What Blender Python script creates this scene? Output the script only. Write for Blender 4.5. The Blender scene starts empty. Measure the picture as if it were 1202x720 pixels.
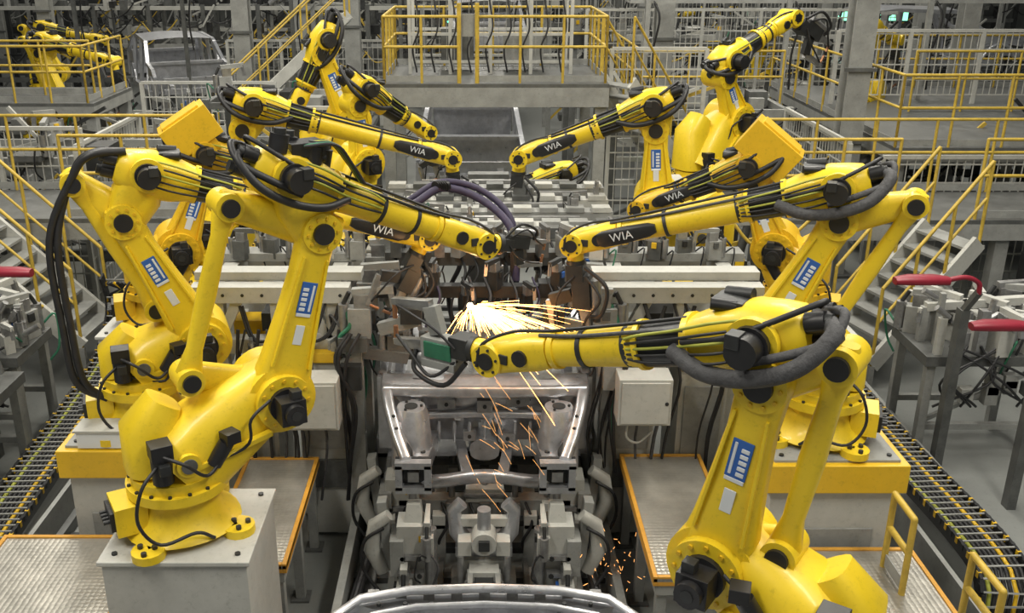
import bpy, bmesh, math, random
from mathutils import Vector, Matrix
V=Vector
rnd=random.Random(7)
sc=bpy.context.scene
sc.view_settings.view_transform='Standard'
sc.view_settings.look='None'
# ------------------------------------------------------------ materials
def mat(name,col,rough=.5,metal=0,var=.12,scale=6,bump=.0,emit=None,es=0,coat=0,col2=None,wear=0):
    m=bpy.data.materials.new(name); m.use_nodes=True
    nt=m.node_tree; b=nt.nodes['Principled BSDF']
    b.inputs['Roughness'].default_value=rough; b.inputs['Metallic'].default_value=metal
    b.inputs['Coat Weight'].default_value=coat
    if emit:
        b.inputs['Base Color'].default_value=(*col,1)
        b.inputs['Emission Color'].default_value=(*emit,1); b.inputs['Emission Strength'].default_value=es
        return m
    tc=nt.nodes.new('ShaderNodeTexCoord'); n=nt.nodes.new('ShaderNodeTexNoise')
    n.inputs['Scale'].default_value=scale; n.inputs['Detail'].default_value=6; n.inputs['Roughness'].default_value=.65
    nt.links.new(tc.outputs['Object'],n.inputs['Vector'])
    r=nt.nodes.new('ShaderNodeValToRGB'); r.color_ramp.elements[0].position=.3; r.color_ramp.elements[1].position=.7
    c2=col2 or tuple(c*(1-var*2) for c in col)
    r.color_ramp.elements[0].color=(*c2,1); r.color_ramp.elements[1].color=(*col,1)
    nt.links.new(n.outputs['Fac'],r.inputs['Fac'])
    if wear:
        n2=nt.nodes.new('ShaderNodeTexNoise'); n2.inputs['Scale'].default_value=23; n2.inputs['Detail'].default_value=8; n2.inputs['Roughness'].default_value=.8
        nt.links.new(tc.outputs['Object'],n2.inputs['Vector'])
        r2=nt.nodes.new('ShaderNodeValToRGB'); r2.color_ramp.elements[0].position=.33; r2.color_ramp.elements[0].color=(1-wear,1-wear,1-wear,1); r2.color_ramp.elements[1].position=.46; r2.color_ramp.elements[1].color=(1,1,1,1)
        mx=nt.nodes.new('ShaderNodeMixRGB'); mx.blend_type='MULTIPLY'; mx.inputs[0].default_value=1
        nt.links.new(n2.outputs['Fac'],r2.inputs['Fac']); nt.links.new(r.outputs['Color'],mx.inputs[1]); nt.links.new(r2.outputs['Color'],mx.inputs[2]); nt.links.new(mx.outputs[0],b.inputs['Base Color'])
    else: nt.links.new(r.outputs['Color'],b.inputs['Base Color'])
    mr=nt.nodes.new('ShaderNodeMapRange'); mr.inputs['To Min'].default_value=max(0,rough-.1); mr.inputs['To Max'].default_value=min(1,rough+.12)
    nt.links.new(n.outputs['Fac'],mr.inputs['Value']); nt.links.new(mr.outputs['Result'],b.inputs['Roughness'])
    if bump:
        bp=nt.nodes.new('ShaderNodeBump'); bp.inputs['Strength'].default_value=bump; bp.inputs['Distance'].default_value=.02
        nt.links.new(n.outputs['Fac'],bp.inputs['Height']); nt.links.new(bp.outputs['Normal'],b.inputs['Normal'])
    return m
YEL=mat('robot_yellow_paint',(.84,.60,.02),.42,0,.06,3,coat=.12,wear=.2)
YEL2=mat('robot_amber_paint',(.76,.47,.015),.44,0,.08,3,coat=.08,wear=.22)
RAILY=mat('railing_yellow_paint',(.60,.42,.06),.5,0,.18,8,wear=.2)
BLK=mat('black_motor_plastic',(.018,.018,.02),.4,0,.2,10)
RUB=mat('black_rubber_hose',(.022,.022,.024),.5,0,.2,14)
GRYH=mat('grey_fabric_hose',(.09,.09,.095),.7,0,.25,30,bump=.5)
PUR=mat('purple_hose_sleeve',(.045,.035,.08),.6,0,.2,20)
GRN=mat('green_hose',(.03,.18,.10),.5,0,.2,10)
CABY=mat('cable_yellow_green',(.42,.44,.06),.5,0,.2,10)
WHT=mat('white_grey_machine_paint',(.50,.50,.465),.48,0,.1,4,wear=.22)
LGR=mat('light_grey_machine_paint',(.32,.325,.31),.48,0,.16,5,wear=.25)
MGR=mat('mid_grey_steel',(.155,.16,.155),.45,.3,.22,6,wear=.25)
DGR=mat('dark_grey_steel',(.045,.047,.048),.45,.3,.25,7)
STL=mat('zinc_steel_sheet',(.60,.61,.64),.30,.75,.14,9,bump=.15,wear=.2)
STD=mat('machined_steel',(.42,.42,.42),.32,.7,.2,12,wear=.2)
BLU=mat('blue_label',(.03,.12,.42),.4,0,.05,5)
LBW=mat('white_label',(.7,.73,.75),.4,0,.03,5)
RED=mat('red_handle_rubber',(.26,.012,.03),.4,0,.1,5)
COP=mat('copper_electrode',(.45,.22,.12),.4,.8,.1,9)
ORG=mat('orange_edge_paint',(.66,.33,.04),.5,0,.12,8,wear=.25)
SPK=mat('spark_streak_glow',(1,.6,.2),emit=(1,.47,.14),es=8)
SPF=mat('spark_falling_glow',(1,.6,.2),emit=(1,.42,.12),es=2.2)
SPH=mat('spark_core_glow',(1,.8,.5),emit=(1,.78,.45),es=18)
GLED=mat('green_indicator_glow',(.1,1,.5),emit=(.08,1,.45),es=4)
SIGN=mat('exit_sign_glow',(.5,1,.8),emit=(.25,1,.6),es=1.6)
CONC=mat('epoxy_floor_grey',(.25,.26,.25),.32,0,.12,.8,wear=.15)
WALLM=mat('wall_cladding',(.11,.115,.11),.7,0,.25,1.5)
def plate_mat():
    m=mat('checker_plate_steel',(.48,.46,.41),.34,.6,.15,5)
    nt=m.node_tree; b=nt.nodes['Principled BSDF']; tc=nt.nodes.new('ShaderNodeTexCoord')
    v=nt.nodes.new('ShaderNodeTexVoronoi'); v.inputs['Scale'].default_value=28; v.inputs['Randomness'].default_value=.15
    nt.links.new(tc.outputs['Object'],v.inputs['Vector'])
    bp=nt.nodes.new('ShaderNodeBump'); bp.inputs['Strength'].default_value=.6; bp.inputs['Distance'].default_value=.008; bp.invert=True
    nt.links.new(v.outputs['Distance'],bp.inputs['Height']); nt.links.new(bp.outputs['Normal'],b.inputs['Normal'])
    return m
CHK=plate_mat()
# ------------------------------------------------------------ builder
class Bd:
    def __init__(s,name,loc=(0,0,0)):
        s.name=name; s.loc=V(loc); s.v=[]; s.f=[]; s.mi=[]; s.sm=[]; s.mats=[]
    def add(s,vs,fs,m,smooth=False):
        if m not in s.mats: s.mats.append(m)
        k=s.mats.index(m); o=len(s.v); s.v.extend(vs)
        for f in fs:
            s.f.append([i+o for i in f]); s.mi.append(k); s.sm.append(bool(smooth))
    def box(s,c,size,m,rz=0,R=None):
        c=V(c); R=R or Matrix.Rotation(rz,3,'Z'); a,b,d=[x/2 for x in size]
        vs=[c+R@V((x,y,z)) for x in(-a,a) for y in(-b,b) for z in(-d,d)]
        s.add(vs,[(0,1,3,2),(4,6,7,5),(0,4,5,1),(2,3,7,6),(0,2,6,4),(1,5,7,3)],m)
    def mm(s,x0,x1,y0,y1,z0,z1,m): s.box(((x0+x1)/2,(y0+y1)/2,(z0+z1)/2),(abs(x1-x0),abs(y1-y0),abs(z1-z0)),m)
    def bar(s,p0,p1,w,h,m,up=(0,0,1),w1=None,h1=None):
        p0=V(p0);p1=V(p1);d=(p1-p0).normalized();up=V(up)
        if abs(d.dot(up))>.98: up=V((0,1,0)) if abs(d.y)<.9 else V((1,0,0))
        a=d.cross(up).normalized(); b=a.cross(d)
        w1=w1 or w;h1=h1 or h
        vs=[p+a*x*ww/2+b*y*hh/2 for p,ww,hh in((p0,w,h),(p1,w1,h1)) for x,y in((-1,-1),(1,-1),(1,1),(-1,1))]
        s.add(vs,[(3,2,1,0),(4,5,6,7)]+[(i,(i+1)%4,4+(i+1)%4,4+i) for i in range(4)],m)
    def cyl(s,p0,p1,r,m,r1=None,n=14):
        p0=V(p0);p1=V(p1);d=(p1-p0).normalized(); t=V((0,0,1)) if abs(d.z)<.9 else V((1,0,0))
        a=d.cross(t).normalized();b=d.cross(a); r1=r if r1 is None else r1
        vs=[]
        for p,rr in((p0,r),(p1,r1)):
            for i in range(n):
                an=2*math.pi*i/n; vs.append(p+(a*math.cos(an)+b*math.sin(an))*rr)
        s.add(vs,[(i,(i+1)%n,n+(i+1)%n,n+i) for i in range(n)],m,True)
        s.add(vs[:n],[list(range(n))[::-1]],m); s.add(vs[n:],[list(range(n))],m)
    def tube(s,pts,r,m,n=7,sub=6):
        P=[V(p) for p in pts]
        if sub>1 and len(P)>2:
            Q=[]; E=[P[0]*2-P[1]]+P+[P[-1]*2-P[-2]]
            for i in range(1,len(E)-2):
                for j in range(sub):
                    t=j/sub; a,b,c,d=E[i-1],E[i],E[i+1],E[i+2]
                    Q.append(.5*((2*b)+(c-a)*t+(2*a-5*b+4*c-d)*t*t+(3*b-a-3*c+d)*t**3))
            Q.append(P[-1]); P=Q
        s.loft([(p,r,r) for p in P],None,m,n,2)
    def loft(s,secs,side,m,n=16,e=3):
        P=[V(q[0]) for q in secs]; vs=[]; pa=None
        for i,q in enumerate(secs):
            t=(P[min(i+1,len(P)-1)]-P[max(i-1,0)]).normalized()
            if side is None:
                if pa is None:
                    x=V((0,0,1)) if abs(t.z)<.9 else V((1,0,0)); a=t.cross(x).normalized()
                else: a=(pa-t*pa.dot(t)).normalized()
                pa=a; b=t.cross(a)
            else:
                b=V(side); a=t.cross(b).normalized()
            for j in range(n):
                an=2*math.pi*(j+.5)/n; cx,sx=math.cos(an),math.sin(an)
                vs.append(P[i]+a*q[1]*math.copysign(abs(cx)**(2/e),cx)+b*q[2]*math.copysign(abs(sx)**(2/e),sx))
        L=len(secs)
        s.add(vs,[(i*n+j,i*n+(j+1)%n,(i+1)*n+(j+1)%n,(i+1)*n+j) for i in range(L-1) for j in range(n)],m,True)
        s.add(vs[:n],[list(range(n))[::-1]],m); s.add(vs[-n:],[list(range(n))],m)
    def grid(s,fn,nu,nv,m,skip=None):
        vs=[V(fn(i/nu,j/nv)) for i in range(nu+1) for j in range(nv+1)]
        fs=[(i*(nv+1)+j,i*(nv+1)+j+1,(i+1)*(nv+1)+j+1,(i+1)*(nv+1)+j) for i in range(nu) for j in range(nv) if not(skip and skip((i+.5)/nu,(j+.5)/nv))]
        s.add(vs,fs,m,True)
    def sph(s,c,r,m,n=10):
        c=V(c);vs=[];k=n//2
        for i in range(1,k):
            th=math.pi*i/k
            for j in range(n):
                ph=2*math.pi*j/n; vs.append(c+V((math.sin(th)*math.cos(ph),math.sin(th)*math.sin(ph),math.cos(th)))*r)
        vs+= [c+V((0,0,r)),c-V((0,0,r))]; T=len(vs)-2
        fs=[(i*n+j,(i+1)*n+j,(i+1)*n+(j+1)%n,i*n+(j+1)%n) for i in range(k-2) for j in range(n)]
        fs+=[(T,j,(j+1)%n) for j in range(n)]+[(T+1,(k-2)*n+(j+1)%n,(k-2)*n+j) for j in range(n)]
        s.add(vs,fs,m,True)
    def done(s,bevel=0,recalc=True):
        me=bpy.data.meshes.new(s.name); me.from_pydata([tuple(p-s.loc) for p in s.v],[],s.f)
        for m in s.mats: me.materials.append(m)
        me.polygons.foreach_set('material_index',s.mi); me.polygons.foreach_set('use_smooth',s.sm)
        if recalc:
            bm=bmesh.new(); bm.from_mesh(me); bmesh.ops.recalc_face_normals(bm,faces=bm.faces); bm.to_mesh(me); bm.free()
        me.update()
        o=bpy.data.objects.new(s.name,me); o.location=s.loc; sc.collection.objects.link(o)
        if bevel:
            q=o.modifiers.new('bevel','BEVEL'); q.width=bevel; q.segments=2; q.limit_method='ANGLE'; q.angle_limit=math.radians(50)
        return o
def textmesh(t):
    cu=bpy.data.curves.new('t','FONT'); cu.body=t; cu.size=1; cu.align_x='CENTER'; cu.align_y='CENTER'
    o=bpy.data.objects.new('t',cu); sc.collection.objects.link(o); bpy.context.view_layer.update()
    me=o.to_mesh(); r=([v.co.copy() for v in me.vertices],[list(p.vertices) for p in me.polygons]); o.to_mesh_clear()
    bpy.data.objects.remove(o); return r
WIA=textmesh('WIA')
def puttext(b,T,o,u,v,size,m):
    o=V(o); b.add([o+u*p.x*size+v*p.y*size for p in T[0]],T[1],m)
# ------------------------------------------------------------ robot
def spot_gun(b,p,d,up,S,k=1.0,mat1=None,green=False):
    m1=mat1 or LGR
    d=V(d).normalized(); up=V(up); up=(up-d*up.dot(d)).normalized()
    q=lambda x,y,s=0: p+d*x*k+up*y*k+S*s*k
    b.box(q(.08,0),(.16*k,.16*k,.16*k),DGR,R=Matrix((d,up,S)).transposed())
    b.bar(q(.1,.05),q(.42,.05),.15*k,.17*k,m1,up=up)
    if green:
        b.box(q(.26,.05,.08),(.24*k,.12*k,.02*k),GRN,R=Matrix((d,up,S)).transposed()); b.box(q(.26,.16,.02),(.3*k,.06*k,.14*k),LGR,R=Matrix((d,up,S)).transposed())
    b.cyl(q(.15,.17),q(.5,.17),.06*k,STD); b.cyl(q(.5,.17),q(.56,.17),.035*k,DGR)
    b.bar(q(.3,-.05),q(.36,-.26),.07*k,.12*k,m1,up=d)
    b.bar(q(.36,-.26),q(.72,-.24),.06*k,.09*k,STD,up=up,h1=.05*k)
    b.bar(q(.42,.06),q(.72,.08),.06*k,.1*k,STD,up=up,h1=.05*k)
    b.cyl(q(.71,-.24),q(.71,-.1),.018*k,COP,n=8); b.cyl(q(.71,.08),q(.71,-.04),.018*k,COP,n=8)
    b.tube([q(.1,.1,.06),q(.3,.24,.12),q(.5,.1,.1),q(.68,.02,.03)],.014*k,RUB)
    b.tube([q(.02,.1,.06),q(.2,.3,.1),q(.46,.24,.1),q(.5,.1,.03)],.02*k,RUB)
    b.tube([q(.1,.0,.08),q(.25,-.14,.12),q(.45,-.2,.1),q(.66,-.22,.03)],.012*k,RUB)
def robot(name,base,az,k,j2,j3,e,w,link=None,tail=.22,sleeve=True,tool=-60,gun=True,cw=False,Y=YEL,th=1.0,wia=True,hose=RUB,label=True,detail=True,gk=1.0,back=False,gmat=None,topmotor=False,green=False):
    base=V(base); a=math.radians(az); R=V((math.cos(a),math.sin(a),0)); S=V((-math.sin(a),math.cos(a),0))*k; Z=V((0,0,1))
    P=lambda r,s,z: base+R*r+S*s+Z*z
    b=Bd(name,base)
    # foot
    b.box(P(0,0,.025),(.52*th,.52*th,.05),Y,rz=a)
    for x in(-1,1):
        for y in(-1,1):
            b.cyl(P(x*.26*th,y*.26*th,0),P(x*.26*th,y*.26*th,.05),.095*th,Y)
            for dx,dy in((.045,0),(-.025,.045),(-.025,-.045)):
                b.cyl(P(x*.27*th+dx,y*.27*th+dy,.05),P(x*.27*th+dx,y*.27*th+dy,.072),.017,DGR,n=6)
    b.loft([(P(0,0,.04),.34*th,.34*th),(P(0,0,.12),.25*th,.25*th),(P(0,0,.22),.22*th,.22*th),(P(0,0,.29),.235*th,.235*th)],S,Y,28,2.2)
    b.cyl(P(0,0,.27),P(0,0,.33),.295*th,Y,n=32); b.cyl(P(0,0,.33),P(0,0,.39),.265*th,Y,n=32)
    for i in range(16):
        q=i*math.pi/8; b.cyl(P(.278*th*math.cos(q),.278*th*math.sin(q),.32),P(.278*th*math.cos(q),.278*th*math.sin(q),.342),.012,DGR,n=6)
    b.box(P(-.3*th,0,.17),(.18,.24,.18),Y,rz=a); b.box(P(-.4*th,0,.17),(.03,.18,.12),BLK,rz=a)
    for i in range(4): b.cyl(P(-.41*th,-.06+.04*i,.17),P(-.45*th,-.06+.04*i,.17),.014,DGR,n=8)
    # swivel frame
    zz=j2[1]
    b.loft([(P(0,0,.38),.25*th,.25*th),(P(j2[0]*.3,0,.38+(zz-.38)*.4),.25*th,.23*th),(P(j2[0]*.75,-.02,.38+(zz-.38)*.85),.22*th,.19*th),(P(j2[0]+.03,-.03,zz+.1),.14*th,.13*th)],S,Y,22,3.2)
    b.cyl(P(j2[0],-.23*th,zz),P(j2[0],.14*th,zz),.21*th,Y,n=30)
    b.cyl(P(j2[0],-.26*th,zz),P(j2[0],-.23*th,zz),.17*th,Y,n=28)
    b.loft([(P(-.1*th,-.05,.42),.18*th,.19*th),(P(-.12*th,-.05,zz*.9),.16*th,.16*th),(P(-.02,-.05,zz+.08),.1*th,.12*th)],S,Y,18,3)
    b.cyl(P(.02,.2*th,.5),P(.02,.255*th,.5),.07*th,Y,n=20); b.cyl(P(.02,.255*th,.5),P(.02,.265*th,.5),.045*th,MGR,n=16)
    b.bar(P(.02,.235*th,.46),P(j2[0]-.1,.2*th,zz-.16),.03,.05,Y,up=S)
    b.cyl(P(-.12,.21*th,.42),P(-.12,.21*th,.58),.06*th,BLK); b.box(P(-.12,.21*th,.62),(.12,.12,.09),BLK,rz=a); b.box(P(-.12,.28*th,.53),(.06,.05,.06),DGR,rz=a)
    b.cyl(P(.16,.24*th,.47),P(.24,.26*th,.60),.045*th,BLK); b.box(P(.26,.265*th,.63),(.09,.09,.07),BLK,rz=a+.3)
    b.tube([P(-.12,.26*th,.6),P(-.02,.34*th,.56),P(.1,.3*th,.44),P(.2,.27*th,.5)],.011,RUB)
    b.tube([P(-.14,.24*th,.55),P(-.26,.3*th,.45),P(-.3,.3*th,.25),P(-.2,.33*th,.1),P(0,.34*th,.12),P(.1,.33*th,.05)],.011,RUB)
    # J2 gear housing and motor
    b.cyl(P(j2[0],.13*th,zz),P(j2[0],.2*th,zz),.17*th,Y,n=30)
    for i in range(12):
        q=i*math.pi/6; c=(.143*th*math.cos(q),.143*th*math.sin(q)); b.cyl(P(j2[0]+c[0],.195*th,zz+c[1]),P(j2[0]+c[0],.212*th,zz+c[1]),.012,YEL2,n=6)
    b.cyl(P(j2[0],.195*th,zz),P(j2[0],.23*th,zz),.105*th,BLK,n=20)
    b.box(P(j2[0],.285*th,zz),(.15*th,.13*th,.15*th),BLK,rz=a); b.cyl(P(j2[0],.33*th,zz),P(j2[0],.39*th,zz),.062*th,BLK,n=18)
    b.box(P(j2[0]+.03,.3*th,zz+.1*th),(.06,.06,.05),DGR,rz=a); b.cyl(P(j2[0],.39*th,zz),P(j2[0],.395*th,zz),.03,DGR,n=12)
    # lower arm
    A=V((j2[0],0,j2[1]));C=V((j3[0],0,j3[1])); ax=(C-A); LL=ax.length; ax.normalize(); pe=V((ax.z,0,-ax.x))
    def Q(t,s,o): 
        v=A+ax*LL*t+pe*o; return P(v.x,s,v.z)
    so=.06*th
    prof=[(-.16,.12),(-.06,.175),(.1,.175),(.25,.15),(.5,.125),(.75,.105),(.92,.11),(1.0,.118),(1.1,.075)]
    b.loft([(Q(t,so,0),h*th,.095*th*(1 if t<.4 else .85)) for t,h in prof],S,Y,22,3.4)
    for sg in(-1,1):
        b.bar(Q(.2,so+.092*th,sg*.115*th),Q(.85,so+.078*th,sg*.072*th),.016,.026,Y,up=S,w1=.014)
    b.cyl(Q(1,-.15*th,0),Q(1,.155*th,0),.118*th,Y,n=26)
    b.cyl(Q(1,.155*th,0),Q(1,.18*th,0),.062*th,BLK,n=20)
    for i in range(10):
        q=i*math.pi/5; c=Q(1,.15*th,0); rr=(R*math.cos(q)+Z*math.sin(q))*.09*th; b.cyl(c+rr,c+rr+S*.015,.010,YEL2,n=6)
    if label:
        u=(Q(1,0,0)-Q(0,0,0)).normalized(); p_=(Q(0,0,1)-Q(0,0,0)).normalized(); M3=Matrix((p_,S,u)).transposed()
        o=Q(.62,so+.082*th,0); b.box(o,(.095,.008,.19),BLU,R=M3)
        for i in range(5): b.box(o-u*(.07-.03*i)-p_*.018+S*.004,(.036,.006,.02),LBW,R=M3)
        b.box(o+p_*.028+S*.004,(.014,.006,.16),LBW,R=M3); b.box(o-u*.105+S*.002,(.09,.008,.02),LBW,R=M3)
        b.box(Q(.4,so+.09*th,.0),(.055,.006,.12),LBW,R=M3)
    E=V((e[0],0,e[1])); W=V((w[0],0,w[1])); u=(W-E); L=u.length; u.normalize(); pu=V((-u.z,0,u.x))
    if pu.z<0: pu=-pu
    if link:
        vv=V((link[0]-j3[0],0,link[1]-j3[1])); B0=A+vv; B1=C+vv
        PP=lambda v,s: P(v.x,s,v.z)
        b.loft([(PP(A,-.08*th),.14*th,.06*th),(PP(A+vv*.5,-.08*th),.095*th,.05*th),(PP(B0,-.08*th),.08*th,.05*th),(PP(B0+vv*.12,-.08*th),.05*th,.05*th)],S,Y,16,3)
        rd=(B1-B0).normalized()
        b.loft([(PP(B0-rd*.08,0),.045*th,.04*th),(PP(B0,0),.08*th,.055*th),(PP(B0+rd*.18,0),.046*th,.042*th),(PP((B0+B1)/2,0),.056*th,.042*th),(PP(B1-rd*.18,0),.046*th,.042*th),(PP(B1,0),.076*th,.055*th),(PP(B1+rd*.08,0),.045*th,.04*th)],S,Y,16,3)
        for q in(B0,B1):
            b.cyl(PP(q,-.12*th),PP(q,.085*th),.08*th,Y,n=22); b.cyl(PP(q,.085*th),PP(q,.105*th),.052*th,BLK,n=18)
        b.loft([(PP(B1+vv*.1,-.04),.05*th,.06*th),(PP(B1,-.04),.08*th,.07*th),(PP(B1-vv*.5,-.04),.105*th,.08*th),(PP(C,-.04),.13*th,.09*th),(PP(C-vv*.3,-.03),.1*th,.08*th)],S,Y,16,3)
    # upper arm
    def U(t,s=0,o=0):
        v=E+u*t+pu*o; return P(v.x,s,v.z)
    b.loft([(P(j3[0],0,j3[1])-Z*.05,.12*th,.12*th),(P((j3[0]+e[0])/2,0,(j3[1]+e[1])/2),.165*th,.14*th),(P(e[0],0,e[1])+Z*.06,.12*th,.12*th)],S,Y,18,3)
    b.loft([(U(-tail),.09*th,.1*th),(U(-tail+.03),.12*th,.125*th),(U(-tail+.1),.14*th,.14*th),(U(0),.165*th,.15*th),(U(.16),.15*th,.145*th),(U(.3),.115*th,.12*th)],S,Y,22,2.8)
    b.cyl(U(.29),U(.32),.132*th,Y,n=26)
    for i in range(10):
        q=i*math.pi/5; b.cyl(U(.315,.118*th*math.cos(q),.118*th*math.sin(q)),U(.332,.118*th*math.cos(q),.118*th*math.sin(q)),.009,DGR,n=6)
    f0=.32
    if sleeve:
        b.cyl(U(.32),U(.54),.112*th,BLK,r1=.104*th,n=24); b.cyl(U(.54),U(.565),.118*th,Y,n=24); f0=.555
    b.loft([(U(f0),.104*th,.104*th),(U(f0+.08),.098*th,.098*th),(U(L*.6),.088*th,.088*th),(U(L-.3),.076*th,.076*th)],S,Y,24,2.1)
    b.cyl(U(L-.38),U(L-.35),.092*th,Y,n=24)
    b.loft([(U(L-.34),.08*th,.085*th),(U(L-.26),.088*th,.098*th),(U(L-.1),.085*th,.1*th),(U(L),.088*th,.1*th),(U(L+.07),.055*th,.09*th)],S,Y,20,3.6)
    b.cyl(U(L,-.115*th),U(L,.115*th),.085*th,Y,n=24); b.cyl(U(L,.115*th),U(L,.125*th),.045*th,BLK,n=18)
    for i in range(6):
        q=i*math.pi/3; b.cyl(U(L+.065*math.cos(q),.112*th,.065*math.sin(q)),U(L+.065*math.cos(q),.122*th,.065*math.sin(q)),.008,DGR,n=6)
    b.cyl(U(L-.2,.09*th),U(L-.2,.112*th),.042*th,BLK,n=14); b.box(U(L-.1,.098*th),(.05,.02,.05),DGR,rz=a)
    b.cyl(U(-.02,.14*th,.02),U(-.02,.18*th,.02),.112*th,Y,n=24)
    b.cyl(U(-.02,.18*th,.02),U(-.02,.21*th,.02),.085*th,BLK,n=20); b.cyl(U(-.02,.21*th,.02),U(-.02,.3*th,.02),.068*th,BLK,n=18); b.box(U(.0,.27*th,.075),(.06,.08,.06),DGR,rz=a)
    for s_,o_ in((.06,.06),(-.06,.06),(0,-.04)):
        b.cyl(U(-tail,s_*th,o_*th),U(-tail-.08,s_*th,o_*th),.045*th,BLK,n=14); b.cyl(U(-tail-.08,s_*th,o_*th),U(-tail-.11,s_*th,o_*th),.032*th,DGR,n=12)
    b.box(U(.1,0,.16*th),(.14,.14,.05),DGR,rz=a)
    if topmotor:
        for x_,s_ in((-.12,.07),(-.02,-.06),(.1,.06),(.2,-.04)):
            b.cyl(U(x_,s_,.12),U(x_-.02,s_,.22),.055,BLK,n=16); b.cyl(U(x_-.02,s_,.22),U(x_-.03,s_,.25),.035,DGR,n=14)
        b.box(U(.04,.02,.19),(.2,.16,.08),BLK,rz=a)
        for i in range(5): b.tube([U(.0,.03*i,.2),U(.15,.05+.03*i,.27),U(.3,.05+.02*i,.2),U(.42,.04+.02*i,.12)],.01,[RUB,CABY,RUB,GRN,RUB][i])
    b.cyl(U(.06,.05,.15*th),U(.16,.07,.18*th),.026,BLK,n=10); b.cyl(U(.02,-.05,.17*th),U(.14,-.06,.19*th),.03,DGR,n=10)
    if wia:
        s0=.086*th
        b.loft([(U(L-.62,s0),.03,.02),(U(L-.57,s0),.048*th,.03),(U(L-.4,s0+.008),.06*th,.034),(U(L-.24,s0+.01),.058*th,.034),(U(L-.18,s0),.038,.02)],S,BLK,14,3.5)
        uu=(U(1)-U(0)).normalized(); pv=(U(0,0,1)-U(0)).normalized()
        if (uu.x<0): uu=-uu
        puttext(b,WIA,U(L-.38,s0+.045),uu,pv,.085,LBW)
    hr=.026*th
    if back:
        for o in(0,.05):
            b.tube([P(-.25,.1,.25),P(-.38-o,.12,.42),P(j3[0]-.42-o,.1,(j2[1]+j3[1])/2-.25),P(j3[0]-.42-o,.08,j3[1]-.1),U(-tail-.24,.04+o,-.10),U(-tail-.16,.06+o,.06),U(-tail+.04,.08,.13)],hr,hose,n=8)
    else:
        b.tube([U(-tail-.06,.02,.06),U(-tail-.12,.12,.02),U(-.2,.21,-.08),U(0,.225,-.11),U(.2,.2,-.08),U(.36,.12,.0)],hr*(1.5 if hose==GRYH else .9),hose,n=10)
        b.tube([U(-tail-.05,-.03,.08),U(-tail-.15,.04,.08),U(-tail-.1,.14,.0),U(-.15,.2,-.03),U(.05,.2,-.05)],hr*.8,hose,n=8)
        b.tube([U(-tail-.02,-.05,.1),U(-tail-.08,.05,.14),U(-.1,.17,.1),U(.08,.19,.06),U(.3,.14,.04)],hr*.5,RUB,n=8)
    b.tube([U(.3,.1,.08),U(.5,.09,.085),U(L*.62,.06,.08),U(L-.3,.03,.09)],.011*th,hose,n=6)
    b.tube([U(.3,.04,.12),U(.5,.04,.115),U(L*.62,.02,.105),U(L-.34,.0,.10),U(L-.15,.03,.12),U(L,.1,.09),U(L+.06,.12,-.02)],.010*th,RUB,n=6)
    for t_ in(.62,L*.62): b.cyl(U(t_-.012),U(t_+.012),.101*th if t_<.7 else .095*th,DGR,n=20)
    for i in range(5 if sleeve else 4):
        o=.1-.04*i
        b.tube([U(-.02,.15,o+.02),U(.14,.17+.012*i,o+.02),U(.34,.13,o*.9),U(.5,.122,o*.8),U(.6,.095,o*.6)],.0075,[CABY,RUB,CABY,RUB,RUB][i])
    b.tube([P(j2[0]-.1,.23*th,zz+.06),P(j2[0]-.23,.26,zz-.02),P(j2[0]-.28,.24,zz-.2),P(-.1,.22,.45)],.010,RUB)
    ta=math.radians(tool); td=(R*math.cos(ta)+Z*math.sin(ta)).normalized()
    Wp=U(L)
    b.cyl(Wp,Wp+td*.13*th,.062*th,Y,n=18); b.cyl(Wp+td*.13*th,Wp+td*.16*th,.07*th,DGR,n=18)
    if gun: spot_gun(b,Wp+td*.16*th,td,S.cross(td),S,gk,gmat,green)
    if cw:
        cx,cz,cs,ca=cw
        M3=Matrix((R*math.cos(ca)+Z*math.sin(ca),S,-R*math.sin(ca)+Z*math.cos(ca))).transposed()
        b.box(P(cx,.0,cz),(cs,.34,cs*.62),Y,R=M3); b.box(P(cx,.0,cz)+M3@V((0,0,-cs*.4)),(cs*.6,.28,cs*.3),Y,R=M3)
        b.box(P(cx,.0,cz)+M3@V((0,0,cs*.32)),(cs*.8,.26,.03),Y,R=M3)
        b.loft([(P(cx,0,cz),.14,.14),(P((cx+j3[0])/2,0,(cz+j3[1])/2),.16,.15),(P(j3[0],0,j3[1]),.15,.14)],S,Y,14,3)
    return b.done(bevel=.006 if detail else 0)
def pedestal(x0,x1,y0,y1,z,yellow=False):
    b=Bd('robot_pedestal',((x0+x1)/2,(y0+y1)/2,0))
    zt=z-.03
    if yellow: zt=z-.23; b.mm(x0-.05,x1+.05,y0-.05,y1,zt,z-.02,YEL2)
    b.mm(x0,x1,y0,y1,.06,zt,WHT); b.mm(x0-.03,x1+.03,y0-.03,y1+.03,0,.06,LGR)
    if not yellow: b.mm(x0-.02,x1+.02,y0-.02,y1+.02,zt,z,WHT)
    else: b.mm(x0,x1,y0,y1,zt,z,LGR)
    for x in(x0+.06,x1-.06):
        for y in (y0+.06,y1-.06): b.cyl((x,y,z-.02),(x,y,z+.012),.018,DGR,n=6)
    b.mm(x0+.12,x1-.12,y0-.012,y0,.3,.9,LGR)
    b.done(bevel=.006)
PZ=1.43
pedestal(-2.12,-1.3,4.66,5.42,PZ); pedestal(1.1,1.95,3.2,4.05,PZ)
pedestal(-2.85,-2.0,6.0,6.85,PZ,True); pedestal(2.0,2.85,5.8,6.65,PZ,True)
pedestal(-3.35,-2.5,8.0,8.85,PZ); pedestal(2.5,3.35,8.0,8.85,PZ)
pedestal(-3.0,-2.2,9.2,10.0,PZ); pedestal(1.9,2.7,9.2,10.0,PZ)
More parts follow.
